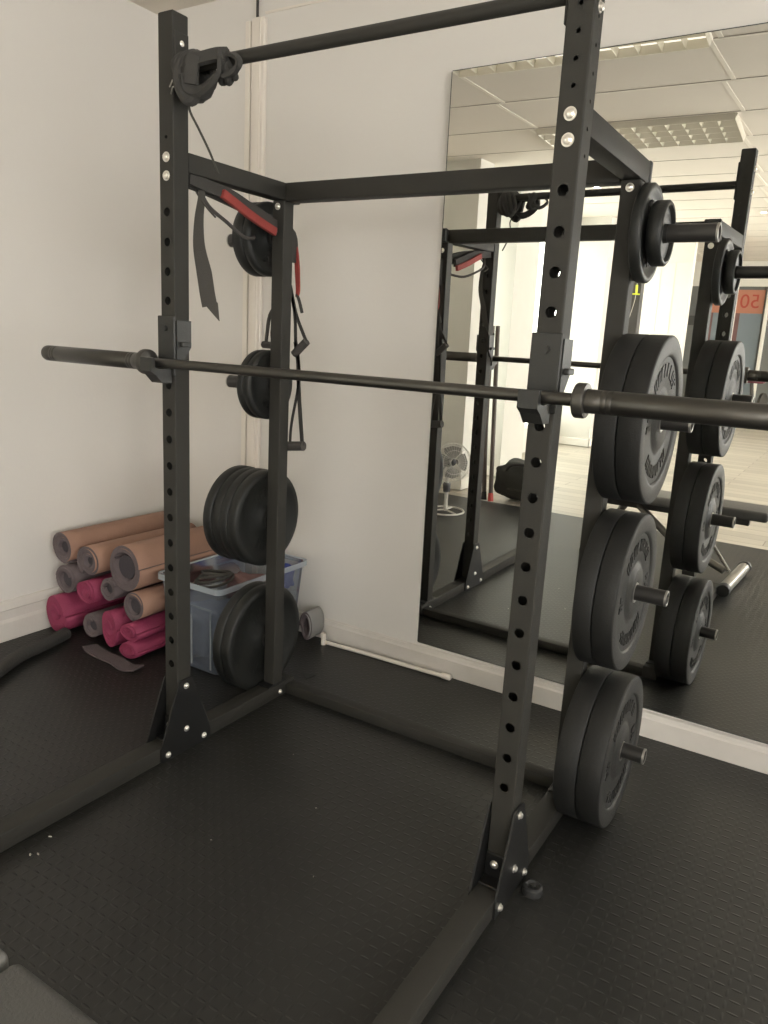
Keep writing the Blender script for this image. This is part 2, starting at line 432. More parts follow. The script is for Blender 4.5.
# skirting
def skirt(name, p0, p1, nrm, prof):
    """prof: list of (out, z) closing on the wall"""
    bm = bmn(); p0 = V(p0); p1 = V(p1); nn = V(nrm)
    A = [bm.verts.new(p0 + nn * o + V((0, 0, z))) for o, z in prof]; B = [bm.verts.new(p1 + nn * o + V((0, 0, z))) for o, z in prof]
    for i in range(len(prof) - 1): bm.faces.new((A[i], A[i + 1], B[i + 1], B[i]))
    bm.faces.new(A); bm.faces.new(B[::-1]); bm.faces.new((A[-1], A[0], B[0], B[-1]))
    return struct(obj(name, bm, M['base']))
skirt('baseboard_left', (XL, -1.15, 0), (XL, YW, 0), (1, 0, 0), [(0, 0), (.022, 0), (.022, .085), (.016, .10), (.016, .14), (.020, .145), (.014, .165), (.008, .182), (0, .186)])
skirt('baseboard_back', (XL, YW, 0), (XR, YW, 0), (0, -1, 0), [(0, 0), (.018, 0), (.018, .075), (.013, .082), (.010, .095), (0, .10)])
# panel joint line high on the back wall and boxed trunking
bm = bmn(); box(bm, (-.635, YW - .006, 2.772), (1.2, YW, 2.782), .001); struct(obj('trim_1', bm, M['trunk']))
def trunking():
    t = empty('cable_trunking', 'white vertical cable trunking with thin cable on the back wall', 'trunking', (-.68, YW, .1))
    bm = bmn(); box(bm, (-.695, YW - .024, .10), (-.620, YW, 2.757), .004); box(bm, (-.672, YW - .028, .10), (-.640, YW - .022, 2.757), .002)
    box(bm, (-.742, YW - .012, .10), (-.712, YW, 2.757), .003)
    obj('trunking_cover', bm, M['trunk'], t)
    bm = bmn(); cyl(bm, (-.672, YW - .012, 2.75), (-.672, YW - .012, HC), .006, seg=10); obj('cable', bm, M['foam'], t)
trunking()
# white pipe lying along the skirting
def floorpipe():
    t = empty('plastic_pipe', 'thin white plastic pipe lying on the floor along the back skirting', 'pipe', (.15, 1.07, 0))
    bm = bmn(); tube(bm, [(-.158, 1.056, .011), (.1, 1.068, .011), (.49, 1.077, .011)], .009, 12); obj('pipe_run', bm, M['pipe'], t, True)
    bm = bmn(); lathe(bm, (.47, 1.0755, .014), (1, .03, 0), [(0, 0), (0, .011), (.005, .0135), (.04, .0135), (.045, .010), (.045, 0)], 20); obj('pipe_coupling', bm, M['pipe'], t, True)
    bm = bmn(); tube(bm, [(-.150, 1.050, .0), (-.150, 1.050, .055), ], .012, 12); obj('pipe_upstand', bm, M['pipe'], t, True)
floorpipe()

# ceiling grid: tilted a little against the walls, as seen in the mirror
G0 = V((.2, -.305, HC)); GR = Matrix.Rotation(-.08, 3, 'Z'); PXG, PYG = 1.34, .68
def gp(a, b, z=0.): return G0 + GR @ V((a, b, 0)) + V((0, 0, z))
gx = [(-.615 + PXG * k) for k in range(-1, 4)]; gy = [(-PYG * k) for k in range(-2, 18)]
bm = bmn(); bm2 = bmn()
for a in gx:
    for j in range(-2, 17):
        ya, yb = -PYG * j, -PYG * (j + 1)
        c = gp(a, (ya + yb) / 2)
        if c.x < XL - .3 or c.x > XR or c.y > YW - .05: continue
        box(bm, (c.x - .012, c.y - PYG / 2, HC - .003), (c.x + .012, c.y + PYG / 2, HC + .001), 0, 0, None)
for b in gy:
    for k in range(-1, 4):
        a0 = gx[0] + PXG * (k); c = gp(a0 + PXG / 2, b)
        if c.x < XL - .2 or c.x > XR or c.y > YW - .05: continue
        rot = Matrix.Rotation(-.08, 3, 'Z')
        box(bm, (c.x - PXG / 2, c.y - .010, HC - .003), (c.x + PXG / 2, c.y + .010, HC + .001), 0, 0, rot)
        box(bm2, (c.x - PXG / 2, c.y + .010, HC - .0035), (c.x + PXG / 2, c.y + .015, HC + .001), 0, 0, rot)  # thin darker strip along one side of each cross bar
struct(obj('ceiling_grid', bm, M['grid'], ceil)); struct(obj('tile_edge_strip', bm2, M['griddark'], ceil))

def louvre_light(a0, b0, label):
    """one 1.2 x 0.6 recessed louvre lamp; a0, b0: centre on the ceiling grid"""
    c = gp(a0, b0); t = empty('ceiling_light', label, 'ceiling light', c, (0, 0, -.08), 'louvred ceiling lights')
    w, d = PXG / 2 - .02, PYG / 2 - .02
    bm = bmn()
    for s in (-1, 1):
        box(bm, (-w, s * d - .012, -.012), (w, s * d + .012, .0), .002); box(bm, (s * w - .012, -d, -.012), (s * w + .012, d, 0), .002)
    f = obj('frame', bm, M['grid'], t, loc=(0, 0, 0))
    bm = bmn(); nx, ny = 12, 4
    for i in range(nx + 1):
        x = -w + 2 * w * i / nx
        A = [(-.010, 0), (.010, 0), (.002, -.035), (-.002, -.035)]
        poly_plate(bm, [(x + p, q) for p, q in A], lambda a, b, tt: V((a, -d + tt, b - .001)), 2 * d)
    for j in range(ny + 1):
        y = -d + 2 * d * j / ny
        A = [(-.016, 0), (.016, 0), (.002, -.04), (-.002, -.04)]
        poly_plate(bm, [(y + p, q) for p, q in A], lambda a, b, tt: V((-w + tt, a, b - .001)), 2 * w)
    obj('louvre', bm, M['louvre'], t, loc=(0, 0, 0))
    bm = bmn(); box(bm, (-w, -d, -.002), (w, d, -.001)); obj('lamp_panel', bm, M['lamp'], t, loc=(0, 0, 0))
    return t
louvre_light(-.615 + PXG / 2, -2.5 * PYG, 'louvred ceiling light seen whole high in the mirror above the rack')
louvre_light(-.615 + PXG / 2, -.0 * PYG + PYG / 2 - .0, 'louvred ceiling light cut off by the top edge of the mirror')
for a, b, l in ((.015 + 1.6, -8.5, 'added unseen louvred ceiling light brightening the room towards the shop window'),):  # unseen lamp added to give the far end more light
    louvre_light(-.615 + PXG * 1.5, b * PYG, l)
def spot(x, y, label):
    t = empty('spot_lamp', label, 'lamp', (x, y, HC), group='small bright ceiling spots')
    bm = bmn(); lathe(bm, (x, y, HC), (0, 0, -1), [(0, .05), (.008, .05), (.010, .036), (.004, .034), (0, .034)], 24); obj('ring', bm, M['grid'], t, True)
    bm = bmn(); lathe(bm, (x, y, HC - .002), (0, 0, -1), [(0, .033), (.004, .03), (.006, 0)], 24); obj('bulb', bm, M['spot'], t, True)
spot(-.84, -3.97, 'small bright ceiling spot nearer the rack, glimpsed over its top rail')
spot(.38, -6.1, 'small bright ceiling spot farther away at the right of the mirror')

# ---------------------------------------------------------------- mirror (leans by well under a degree)
def mirror():
    na, nb = .0112, .0119
    t = empty('wall_mirror', 'large frameless wall mirror reflecting the gym behind the power rack', 'mirror', (1.0, YW - .01, .1))
    def onplane(x, z, off): return V((x, 1.108 - na * (x - .6) - nb * (z - 1.0) - off, z))
    x0, x1, z0, z1 = .318, 3.3, .115, 2.425
    bm = bmn(); vs = [bm.verts.new(onplane(x, z, .0)) for x, z in ((x0, z0), (x1, z0), (x1, z1), (x0, z1))]; bm.faces.new(vs)
    obj('mirror_glass', bm, M['mirror'], t)
    bm = bmn(); e = .006
    for a, b in (((x0, z0), (x1, z0)), ((x1, z0), (x1, z1)), ((x1, z1), (x0, z1)), ((x0, z1), (x0, z0))):
        d = V((b[0] - a[0], b[1] - a[1])).normalized(); nx_, nz_ = d.y * .003, -d.x * .003
        P = [onplane(a[0], a[1], -.000), onplane(b[0], b[1], -.000), onplane(b[0] + nx_, b[1] + nz_, -.0), onplane(a[0] + nx_, a[1] + nz_, -.0)]
        Q = [V((p.x, YW + .02, p.z)) for p in P]
        A = [bm.verts.new(p) for p in P]; B = [bm.verts.new(p) for p in Q]
        bm.faces.new(A); bm.faces.new(B[::-1])
        for i in range(4): bm.faces.new((A[i], A[(i + 1) % 4], B[(i + 1) % 4], B[i]))
    obj('mirror_edge', bm, M['mirror_edge'], t)
mirror()

# ---------------------------------------------------------------- power rack
rack = empty('power_rack', 'black steel power rack with four uprights standing before the wall mirror', 'power rack', (W / 2, D / 2, 0))
BIG = [(1.760 - .0845 * k, .0128) for k in range(0, 18)]
SMALL = [(1.965 + .0515 * k, .0052) for k in range(0, 6)]
def upright(x, y, top, front):
    h = .03 if front else .0265
    bm = bmn(); z0 = .02
    holes = (BIG + (SMALL if x else SMALL[:1])) if front else []
    side = [(1.832 + .0535 * k, .0045) for k in range(0, 9)] if front and x else []
    c = .004
    perf_face(bm, lambda a, z, d: V((x + a, y - h + d, z)), h - c, z0, top, holes)
    perf_face(bm, lambda a, z, d: V((x + a, y + h - d, z)), h - c, z0, top, holes)
    perf_face(bm, lambda a, z, d: V((x + h - d, y + a, z)), h - c, z0, top, side)
    perf_face(bm, lambda a, z, d: V((x - h + d, y + a, z)), h - c, z0, top, side)
    for sx in (-1, 1):
        for sy in (-1, 1):
            pts = []
            for k in range(4):
                t = PI / 2 * k / 3
                pts.append((x + sx * (h - c + c * math.cos(t)), y + sy * (h - c + c * math.sin(t))))
            for k in range(3):
                (ax, ay), (bx_, by_) = pts[k], pts[k + 1]
                bm.faces.new([bm.verts.new((ax, ay, z0)), bm.verts.new((bx_, by_, z0)), bm.verts.new((bx_, by_, top)), bm.verts.new((ax, ay, top))])
    bmesh.ops.remove_doubles(bm, verts=bm.verts[:], dist=.00005)
    o = obj('upright', bm, M['steel'], rack)
    bm = bmn(); box(bm, (x - h + .001, y - h + .001, top - .004), (x + h - .001, y + h - .001, top + .003), .003)
    obj('end_cap', bm, M['steel_dark'], o)
    return o
for x in (0, W):
    upright(x, 0, H, True); upright(x, D, 1.876, False)
def beam(name, lo, hi, m='steel', parent=None, bev=.004):
    bm = bmn(); box(bm, lo, hi, bev, seg=2); return obj(name, bm, M[m], parent or rack, True)
SZ0, SZ1 = 1.878, 1.934
BW = .032
for x in (0, W):
    s = beam('side_rail', (x - h + .001, h + .001, SZ0), (x + h - .001, D + h + .012, SZ1))
    bm = bmn(); box(bm, (x - h - .002, D + h + .010, SZ0 - .003), (x + h + .002, D + h + .028, SZ1 + .003), .004); obj('end_cap', bm, M['steel_dark'], s)
    bt = beam('base_rail', (x - BW, -.86, .0), (x + BW, .60, .056))
    bm = bmn(); box(bm, (x - BW - .001, -.868, -.0), (x + BW + .001, -.857, .057), .003); obj('end_cap', bm, M['steel_dark'], bt)
beam('rear_cross_rail', (h + .001, D - h + .001, 1.873), (W - h - .001, D + h - .001, 1.933))
beam('rear_floor_rail', (BW, .546, 0), (W - BW, .592, .042))
# chin-up bar with end flanges
bm = bmn(); cyl(bm, (h, 0, 2.149), (W - h, 0, 2.149), .0172, seg=28); cb = obj('chin_up_bar', bm, M['steel'], rack, True)
for x, s in ((h, 1), (W - h, -1)):
    bm = bmn(); box(bm, (min(x, x + s * .006), -h + .004, 2.085), (max(x, x + s * .006), h - .004, 2.24), .002); obj('flange', bm, M['steel'], cb)
def bolt(p, nrm, r=.0085, parent=None, washer=True):
    bm = bmn(); p = V(p); n_ = V(nrm).normalized()
    if washer: lathe(bm, p, n_, [(0, 0), (0, r * 1.35), (.0015, r * 1.35), (.0018, 0)], 20)
    lathe(bm, p, n_, [(.0015, r), (.006, r * .95), (.0085, r * .6), (.0092, 0)], 16)
    return obj('bolt', bm, M['bolt'], parent or rack, True)
for x in (0, W):
    for z in (1.911, 1.860): bolt((x, -h, z), (0, -1, 0), .0105, washer=True)
    for z in (2.212, 2.117):
        bolt((x + h, 0, z), (1, 0, 0), .0085)
        bolt((x - h, 0, z), (-1, 0, 0), .0085)
    bolt((x, D - h, 1.857), (0, -1, 0), .0085)
    bolt((x, D + h, 1.840), (0, 1, 0), .0085)
    for s in (-1, 1):
        g0 = x + s * h + (0 if s > 0 else -.006)
        bm = bmn()
        outl = [(-.031, .262), (-.026, .268), (.026, .268), (.031, .262), (.112, .052), (.112, .006), (.106, .001), (-.106, .001), (-.112, .006), (-.112, .052)]
        g0 = x + s * (BW + .0005) if s > 0 else x - BW - .0065
        poly_plate(bm, outl, lambda a, b, t: V((g0 + t, a, b)), .006)
        g = obj('gusset_plate', bm, M['steel_dark'], rack)
        xb = g0 + (.006 if s > 0 else 0)
        for y, z in ((0, .243), (0, .084), (.083, .022), (-.083, .022)): bolt((xb, y, z), (s, 0, 0), .0082, g)
    # small angle foot in front of the upright
    bm = bmn(); box(bm, (x - .03, -.075, .056), (x + .03, -.031, .062), .002); box(bm, (x - .03, -.037, .056), (x + .03, -.031, .13), .002)
    a = obj('front_bracket', bm, M['steel_dark'], rack); bolt((x - .004, -.037, .10), (0, -1, 0), .0085, a)
    for y in (.511, .565): bolt((x + (BW if x == 0 else -BW), y, .022), (1 if x == 0 else -1, 0, 0), .0072)
# rear plates at the foot of the back uprights
for x in (0, W):
    bm = bmn(); s = 1 if x == 0 else -1
    box(bm, (x - h - .0, D - h - .03, .056), (x + h, D + h + .03, .062), .002); obj('foot_plate', bm, M['steel_dark'], rack)
# plate storage tubes
HZ = {'a': 1.742, 'b': 1.247, 'c': .745, 'd': .243}
HZL = {'a': 1.752, 'b': 1.238, 'c': .728, 'd': .236}
def horn(x, s, z, L=.205):
    bm = bmn(); x0 = x + s * h; r = .0235
    lathe(bm, (x0, D, z), (s, 0, 0), [(0, .034), (.0015, .034), (.002, r), (L - .004, r), (L, r - .003), (L, r - .006), (L - .006, r - .007), (L - .006, 0)], 32)
    o = obj('plate_storage_tube', bm, M['horn'], rack, True)
    bm = bmn(); lathe(bm, (x0 + s * (L - .005), D, z), (s, 0, 0), [(0, r + .0008), (.0055, r + .0004), (.0065, r - .002), (.0055, r - .004)], 32); obj('end_ring', bm, M['chrome'], o, True)
for k in 'abcd': horn(W, 1, HZ[k]); horn(0, -1, HZL[k], .215)

# ---------------------------------------------------------------- J hooks
def jhook(x, label):
    t = empty('bar_hook', label, 'bar hook', (x, -h, 1.27), group='bar hooks')
    bm = bmn()
    box(bm, (x - .036, -h - .009, 1.285), (x + .036, -h - .001, 1.462), .002)
    obj('back_plate', bm, M['hook'], t)
    bm = bmn()
    for s in (-1, 1):
        xs = x + s * .0365 - .0025
        poly_plate(bm, [(-.031, 1.31), (-.030, 1.45), (.028, 1.45), (.028, 1.37), (-.02, 1.31)], lambda a, b, tt: V((xs + tt, a, b)), .005)
    obj('cheek', bm, M['hook'], t)
    bm = bmn()
    poly_plate(bm, [(-h - .009, 1.262), (-h - .009, 1.306), (-.060, 1.306), (-.085, 1.304), (-.103, 1.308), (-.106, 1.338), (-.118, 1.338), (-.120, 1.298), (-.10, 1.286), (-.075, 1.262)], lambda a, b, tt: V((x - .024 + tt, a, b)), .048)
    obj('cradle', bm, M['hook'], t)
    bm = bmn(); cyl(bm, (x, -h - .018, 1.425), (x, h + .02, 1.425), .009, seg=14); obj('pin', bm, M['hook'], t, True)
    bm = bmn(); box(bm, (x + .039, -.020, 1.372), (x + .052, .018, 1.386), .002); obj('locking_tab', bm, M['hook'], t)
jhook(0, 'steel bar hook on the left front upright holding the plain bar end')
jhook(W, 'steel bar hook on the right front upright beside the large bumpers')

# ---------------------------------------------------------------- barbell
def barbell():
    y, z = -.080, 1.3225
    t = empty('barbell', 'long steel barbell without plates resting on the two bar hooks', 'barbell', (W / 2, y, z))
    bm = bmn(); cyl(bm, (-.03, y, z), (1.31, y, z), .0142, seg=24); obj('shaft', bm, M['bar'], t, True)
    for x0, s in ((-.025, -1), (1.304, 1)):
        bm = bmn(); lathe(bm, (x0, y, z), (s, 0, 0), [(0, 0), (0, .030), (.003, .0365), (.006, .038), (.022, .038), (.026, .0365), (.027, .026), (.027, 0)], 40)
        obj('collar', bm, M['collar'], t, True)
        bm = bmn(); a = .0272
        pr = [(a, 0), (a, .0262)]
        for q in (.06, .072, .084, .44, .452, .464): pr += [(q - .001, .0255), (q, .0248), (q + .001, .0255)]
        pr += [(.497, .0255), (.503, .0235), (.503, .016), (.500, .015), (.500, 0)]
        lathe(bm, (x0, y, z), (s, 0, 0), pr, 40); obj('sleeve', bm, M['bar'], t, True)
barbell()

# ---------------------------------------------------------------- weight plates
def letters(bm, c, s, xf, r, n, a0, a1, hgt):
    """small raised strokes like moulded letters round a plate face"""
    for i in range(n):
        a = a0 + (a1 - a0) * (i + .5) / n; ww = r * abs(a1 - a0) / n * .32
        for kind in range(3):
            rr = Matrix.Rotation(-a * s, 3, 'X')
            if kind == 0: lo, hi = V((-.0015, -ww, -hgt / 2)), V((.0015, -ww + .006, hgt / 2))
            elif kind == 1:
                if random.random() < .25: continue
                lo, hi = V((-.0015, ww - .006, -hgt / 2)), V((.0015, ww, hgt / 2))
            else:
                q = random.choice((-hgt / 2 + .003, 0, hgt / 2 - .003)); lo, hi = V((-.0015, -ww, q - .003)), V((.0015, ww, q + .003))
            vs = box(bm, lo, hi)
            for v in vs: v.co = rr @ (v.co + V((0, 0, r))) + V((xf, c[1], c[2]))
def bumper(x0, s, z, th, R, label, group, lettered=True, y=None, name='bumper_plate'):
    y = D if y is None else y
    t = empty(name, label, 'weight plate', (x0, y, z), group=group)
    b = .004
    k = R / .225
    prof = [(0, .0245), (0, .05), (.001, R - b * 1.5), (b * .4, R - b * .4), (b, R), (th - b, R), (th - b * .4, R - b * .4), (th, R - b * 1.4),
            (th, .178 * k), (th - .002, .172 * k), (th - .007, .170 * k), (th - .007, .100 * k), (th - .009, .094 * k), (th - .009, .082 * k), (th - .001, .074 * k), (th - .001, .034), (th - .004, .032), (th - .004, .0245), (0, .0245)]
    mi = [0, 0, 0, 0, 0, 0, 0] + [1] * 10 + [0]
    bm = bmn(); lathe(bm, (x0, y, z), (s, 0, 0), prof, 72, mif=mi)
    if lettered:
        xf = x0 + s * (th - .0058); nf = len(bm.faces)
        letters(bm, (x0, y, z), s, xf, .136 * k, 8, -.95, .95, .036 * k)
        letters(bm, (x0, y, z), s, xf, .136 * k, 7, PI - .85, PI + .85, .034 * k)
        letters(bm, (x0, y, z), s, xf, .136 * k, 2, PI / 2 - .2, PI / 2 + .2, .03 * k)
        letters(bm, (x0, y, z), s, xf, .136 * k, 2, -PI / 2 - .2, -PI / 2 + .2, .03 * k)
        bm.faces.ensure_lookup_table()
        for f in bm.faces[nf:]: f.material_index = 2
    obj('plate_body', bm, [M['rubber'], M['rubber_face_lit'], M['letter']], t, True, angle=50)
    bm = bmn(); lathe(bm, (x0, y, z), (s, 0, 0), [(th - .003, .0245), (th - .0005, .0245), (th + .0005, .027), (th - .0005, .031), (th - .003, .031)], 32); obj('steel_insert', bm, M['chrome'], t, True)
    return t
x = W + h + .0025
R_ = .2335
off = -.0005  # plates hang on their tubes
for k, (kk, spec) in enumerate((('b', (.062, .064)), ('c', (.056, .060)), ('d', (.068, .070)))):
    xx = x; z = HZ[kk] - .001 if kk != 'd' else .2375
    names = {'b': 'top pair of large bumpers, behind the bar sleeve', 'c': 'middle pair of large bumpers', 'd': 'lowest pair of large bumpers near the floor'}[kk]
    for j, th in enumerate(spec):
        lab = ('large black bumper plate nearest the upright in the ' if j == 0 else 'large black bumper plate with moulded lettering, outer one of the ') + {'b': 'top right pair', 'c': 'middle right pair', 'd': 'lowest right pair'}[kk]
        bumper(xx, 1, z, th - .001, R_, lab, 'large bumper plates on the right side', lettered=(j == 1)); xx += th
def iron(x0, s, z, th, R, label, group, y=None):
    y = D if y is None else y
    t = empty('iron_plate', label, 'weight plate', (x0, y, z), group=group)
    k = R; b = .005
    prof = [(0, .0245), (0, R * .24), (th * .25, R * .30), (th * .25, R * .80), (0, R * .86), (0, R - b), (b, R), (th - b, R), (th, R - b), (th, R * .86), (th * .75, R * .80), (th * .75, R * .30), (th, R * .24), (th, .0245), (0, .0245)]
    bm = bmn(); lathe(bm, (x0, y, z), (s, 0, 0), prof, 56)
    if R > .12:
        hgt = R * .22; nf = len(bm.faces)
        for sd, xf in ((-1, x0 + s * th * .25), (1, x0 + s * th * .75)):
            letters(bm, (x0, y, z), s, xf, R * .56, 5, -.7, .7, hgt); letters(bm, (x0, y, z), s, xf, R * .56, 4, PI - .6, PI + .6, hgt)
        bm.faces.ensure_lookup_table()
        for f in bm.faces[nf:]: f.material_index = 1
    obj('plate_body', bm, [M['iron'], M['letter']], t, True, angle=50)
    return t
# right top: two small plates
iron(x + .004, 1, HZ['a'], .030, .128, 'medium round black plate on the top right storage tube, against the upright', 'small plates on the top right tube')
iron(x + .036, 1, HZ['a'], .040, .084, 'smallest black plate on the top right storage tube, outermost', 'small plates on the top right tube')
# left side stacks, mirrored direction
xl = -h - .007
iron(xl - .012, -1, HZL['a'], .030, .127, 'small plate on the top left tube, nearer the upright', 'plates on the top left tube')
iron(xl - .044, -1, HZL['a'], .046, .127, 'small plate on the top left tube, outer one under the red sling', 'plates on the top left tube')
iron(xl - .001, -1, HZL['b'], .030, .127, 'small plate behind the bar on the second left tube, nearer the upright', 'plates on the second left tube')
iron(xl - .032, -1, HZL['b'], .030, .127, 'small plate behind the bar on the second left tube, outer one', 'plates on the second left tube')
zc = HZL['c']; xx = xl - .001
for j, th in enumerate((.046, .040, .042, .042)):
    iron(xx, -1, zc, th - .001, .187 if j != 2 else .184, ('medium black plate next to the upright', 'medium black plate second from the upright', 'medium black plate third from the upright', 'outermost medium black plate, farthest left')[j] + ' on the third left tube', 'four plates on the third left tube'); xx -= th
xx = xl - .001
for j, th in enumerate((.046, .044)):
    iron(xx, -1, HZL['d'] - .001, th - .001, .216, ('big black plate nearest the upright', 'big black plate on the outer side')[j] + ' on the lowest left tube before the plastic box', 'two big plates on the lowest left tube'); xx -= th

# ---------------------------------------------------------------- straps and bands on the rack
def hangbundle():
    t = empty('resistance_band_bundle', 'tangle of black straps knotted round the left end of the chin-up bar', 'exercise straps', (.1, 0, 2.13))
    bm = bmn(); random.seed(3)
    for i, (xc, rr, th) in enumerate(((.052, .048, .013), (.068, .054, .014), (.084, .056, .014), (.100, .052, .014), (.116, .045, .012), (.200, .030, .012), (.216, .032, .012), (.232, .026, .010))):
        pts = [(xc + .010 * math.sin(a * 2 + i), (rr - .010) * math.sin(a), 2.149 - .014 + rr * math.cos(a) * (1.25 if math.cos(a) < 0 else .72)) for a in [2 * PI * k / 20 for k in range(20)]]
        tube(bm, pts, th, 10, closed=True)
    obj('knot', bm, M['web'], t, True)
    bm = bmn()
    ribbon(bm, smoothpts([(.065, -.035, 2.135), (.10, -.045, 2.145), (.15, -.04, 2.148), (.20, -.035, 2.152), (.235, -.03, 2.150)], 5), .034, (0, .3, 1), .014)
    ribbon(bm, smoothpts([(.10, -.05, 2.11), (.11, -.05, 2.075), (.145, -.045, 2.065), (.185, -.045, 2.080), (.215, -.04, 2.105), (.225, -.035, 2.135), (.222, -.03, 2.16)], 5), .030, (0.1, .6, 1), .012)
    ribbon(bm, smoothpts([(.135, -.05, 2.155), (.128, -.052, 2.12), (.122, -.05, 2.085)], 5), .036, (1, .4, 0), .012)
    ribbon(bm, smoothpts([(.225, -.03, 2.15), (.262, -.03, 2.145), (.280, -.03, 2.125), (.262, -.03, 2.105), (.228, -.035, 2.095)], 5), .018, (.2, 1, .3), .009)
    obj('loose_loop', bm, M['web'], t, True)
    bm = bmn()
    pts = smoothpts([(.07, -.035, 2.15), (.072, -.045, 2.10), (.09, -.045, 2.065), (.11, -.04, 2.05), (.125, -.035, 2.065)], 5); tube(bm, pts, .019, 10)
    obj('padded_strap', bm, M['web'], t, True)
    bm = bmn()
    for d in (0, .018):
        tube(bm, [(.034 + d * .3, -.046, 2.088 - d), (.052, -.052, 2.102 - d), (.066, -.044, 2.108 - d)], .0022, 6)
    obj('buckle', bm, M['chrome'], t, True)
    bm = bmn(); pts = smoothpts([(.095, -.03, 2.06), (.085, -.02, 2.03), (.10, 0, 1.985), (.105, .04, 1.93), (.10, .08, 1.88)], 6); tube(bm, pts, .0035, 8)
    obj('thin_cord', bm, M['webgrey'], t, True)
hangbundle()
def flatstrap():
    t = empty('hanging_strap', 'wide black webbing strap hanging loose from the left side rail, cut end down', 'strap', (.02, .1, 1.88))
    bm = bmn()
    P = smoothpts([(.005, .10, 1.885), (.012, .10, 1.83), (.0, .10, 1.76), (.0, .10, 1.68), (.022, .10, 1.60), (.035, .10, 1.54), (.046, .10, 1.50)], 6)
    n_ = len(P); ribbon(bm, P, [.018 + .030 * min(1, (k / 24) ** 1.5) for k in range(n_)], (.85, .5, .0), .002)
    # slanted tip
    vs = [bm.verts.new(q) for q in ((.0235, .087, 1.514), (.0670, .112, 1.512), (.072, .115, 1.455))]; vs2 = [bm.verts.new(v.co + V((0, .002, 0))) for v in vs]
    bm.faces.new(vs); bm.faces.new(vs2[::-1])
    for i in range(3): bm.faces.new((vs[i], vs[(i + 1) % 3], vs2[(i + 1) % 3], vs2[i]))
    obj('webbing', bm, M['webgrey'], t)
    bm = bmn(); tube(bm, smoothpts([(-.03, .10, 1.875), (-.012, .10, 1.84), (.01, .10, 1.815), (.035, .10, 1.79), (.03, .14, 1.77)], 5), .003, 8); obj('cord', bm, M['webgrey'], t, True)
    bm = bmn(); tube(bm, smoothpts([(.0, .10, 1.85), (.02, .12, 1.80), (.02, .2, 1.765), (.0, .3, 1.735), (-.03, .38, 1.74), (-.06, .42, 1.75)], 6), .006, 8); obj('rubber_cord', bm, M['foam'], t, True)
flatstrap()
def redsling():
    t = empty('padded_sling', 'red and black padded sling strap hung under the left side rail', 'sling strap', (0, .3, 1.86))
    bm = bmn()
    P = smoothpts([(.026, .175, 1.846), (.026, .24, 1.824), (.026, .30, 1.803), (.027, .37, 1.782), (.028, .43, 1.766)], 6)
    ribbon(bm, P, .026, (0, .25, 1), .014)
    obj('red_pad', bm, M['red'], t, True)
    bm = bmn()
    P = smoothpts([(-.012, .06, 1.866), (-.012, .14, 1.858), (-.014, .24, 1.845), (-.014, .36, 1.825), (-.012, .46, 1.795), (.0, .55, 1.77), (.0, .56, 1.68)], 6)
    ribbon(bm, P, .042, (0, .25, 1), .016)
    P = smoothpts([(.012, .045, 1.868), (.014, .12, 1.858), (.014, .22, 1.848), (.014, .34, 1.816), (.015, .43, 1.790)], 5); ribbon(bm, P, .036, (0, .25, 1), .016)
    obj('black_backing', bm, M['web'], t, True)
    bm = bmn(); P = smoothpts([(-.012, .560, 1.80), (-.004, .575, 1.76), (.006, .578, 1.70), (.012, .578, 1.64), (.016, .578, 1.585), (.012, .578, 1.56)], 6)
    ribbon(bm, P, [.010 + .008 * math.sin(PI * k / (len(P) - 1)) for k in range(len(P))], (1, 0, 0), .008); obj('red_tail', bm, M['red'], t, True)
    bm = bmn(); tube(bm, smoothpts([(.012, .578, 1.57), (.024, .578, 1.545), (.038, .578, 1.505)], 5), [.006] * 11, 8); obj('black_tip', bm, M['web'], t, True)
redsling()
def trx():
    t = empty('suspension_handles', 'pair of black suspension trainer handles hanging behind the left rear upright', 'suspension trainer', (0, D + .07, 1.5))
    y = D + .062
    bm = bmn()
    ribbon(bm, smoothpts([(-.035, y, 1.60), (-.07, y, 1.54), (-.105, y, 1.49), (-.125, y + .01, 1.43), (-.122, y, 1.385)], 5), .014, (1, 0, .3), .004)
    ribbon(bm, smoothpts([(-.035, y, 1.56), (-.06, y, 1.50), (-.085, y - .01, 1.44), (-.088, y, 1.385)], 5), .010, (1, 0, .3), .004)
    ribbon(bm, smoothpts([(-.01, y, 1.60), (.02, y, 1.50), (.05, y, 1.44), (.070, y, 1.405)], 5), .012, (1, 0, .5), .004)
    ribbon(bm, smoothpts([(0, y, 1.56), (.015, y, 1.49), (.02, y, 1.42), (.024, y, 1.36)], 5), .012, (1, 0, .1), .004)
    obj('handle_loop', bm, M['web'], t, True)
    bm = bmn(); cyl(bm, (.072, y, 1.404), (.016, y, 1.355), .015, seg=16); obj('grip', bm, M['foam'], t, True)
    bm = bmn(); cyl(bm, (-.135, y, 1.383), (-.06, y, 1.38), .013, seg=16); obj('grip', bm, M['foam'], t, True)
    bm = bmn()
    ribbon(bm, smoothpts([(.02, y, 1.40), (.035, y, 1.33), (.040, y, 1.25), (.050, y, 1.15), (.060, y, 1.07), (.066, y, 1.02)], 5), .016, (1, 0, 0), .004)
    ribbon(bm, smoothpts([(.03, y, 1.36), (.042, y, 1.30), (.036, y, 1.22), (.012, y, 1.10), (.006, y, 1.02)], 5), .010, (1, 0, 0), .004)
    obj('long_strap', bm, M['web'], t, True)
    bm = bmn(); cyl(bm, (-.012, y, 1.008), (.072, y, 1.018), .018, seg=18); obj('lower_grip', bm, M['foam'], t, True)
    bm = bmn(); tube(bm, [(0, y - .028, 1.60), (0, y - .014, 1.61), (-.01, y, 1.60), (0, y - .01, 1.58)], .003, 6, closed=True); obj('carabiner', bm, M['chrome'], t, True)
trx()

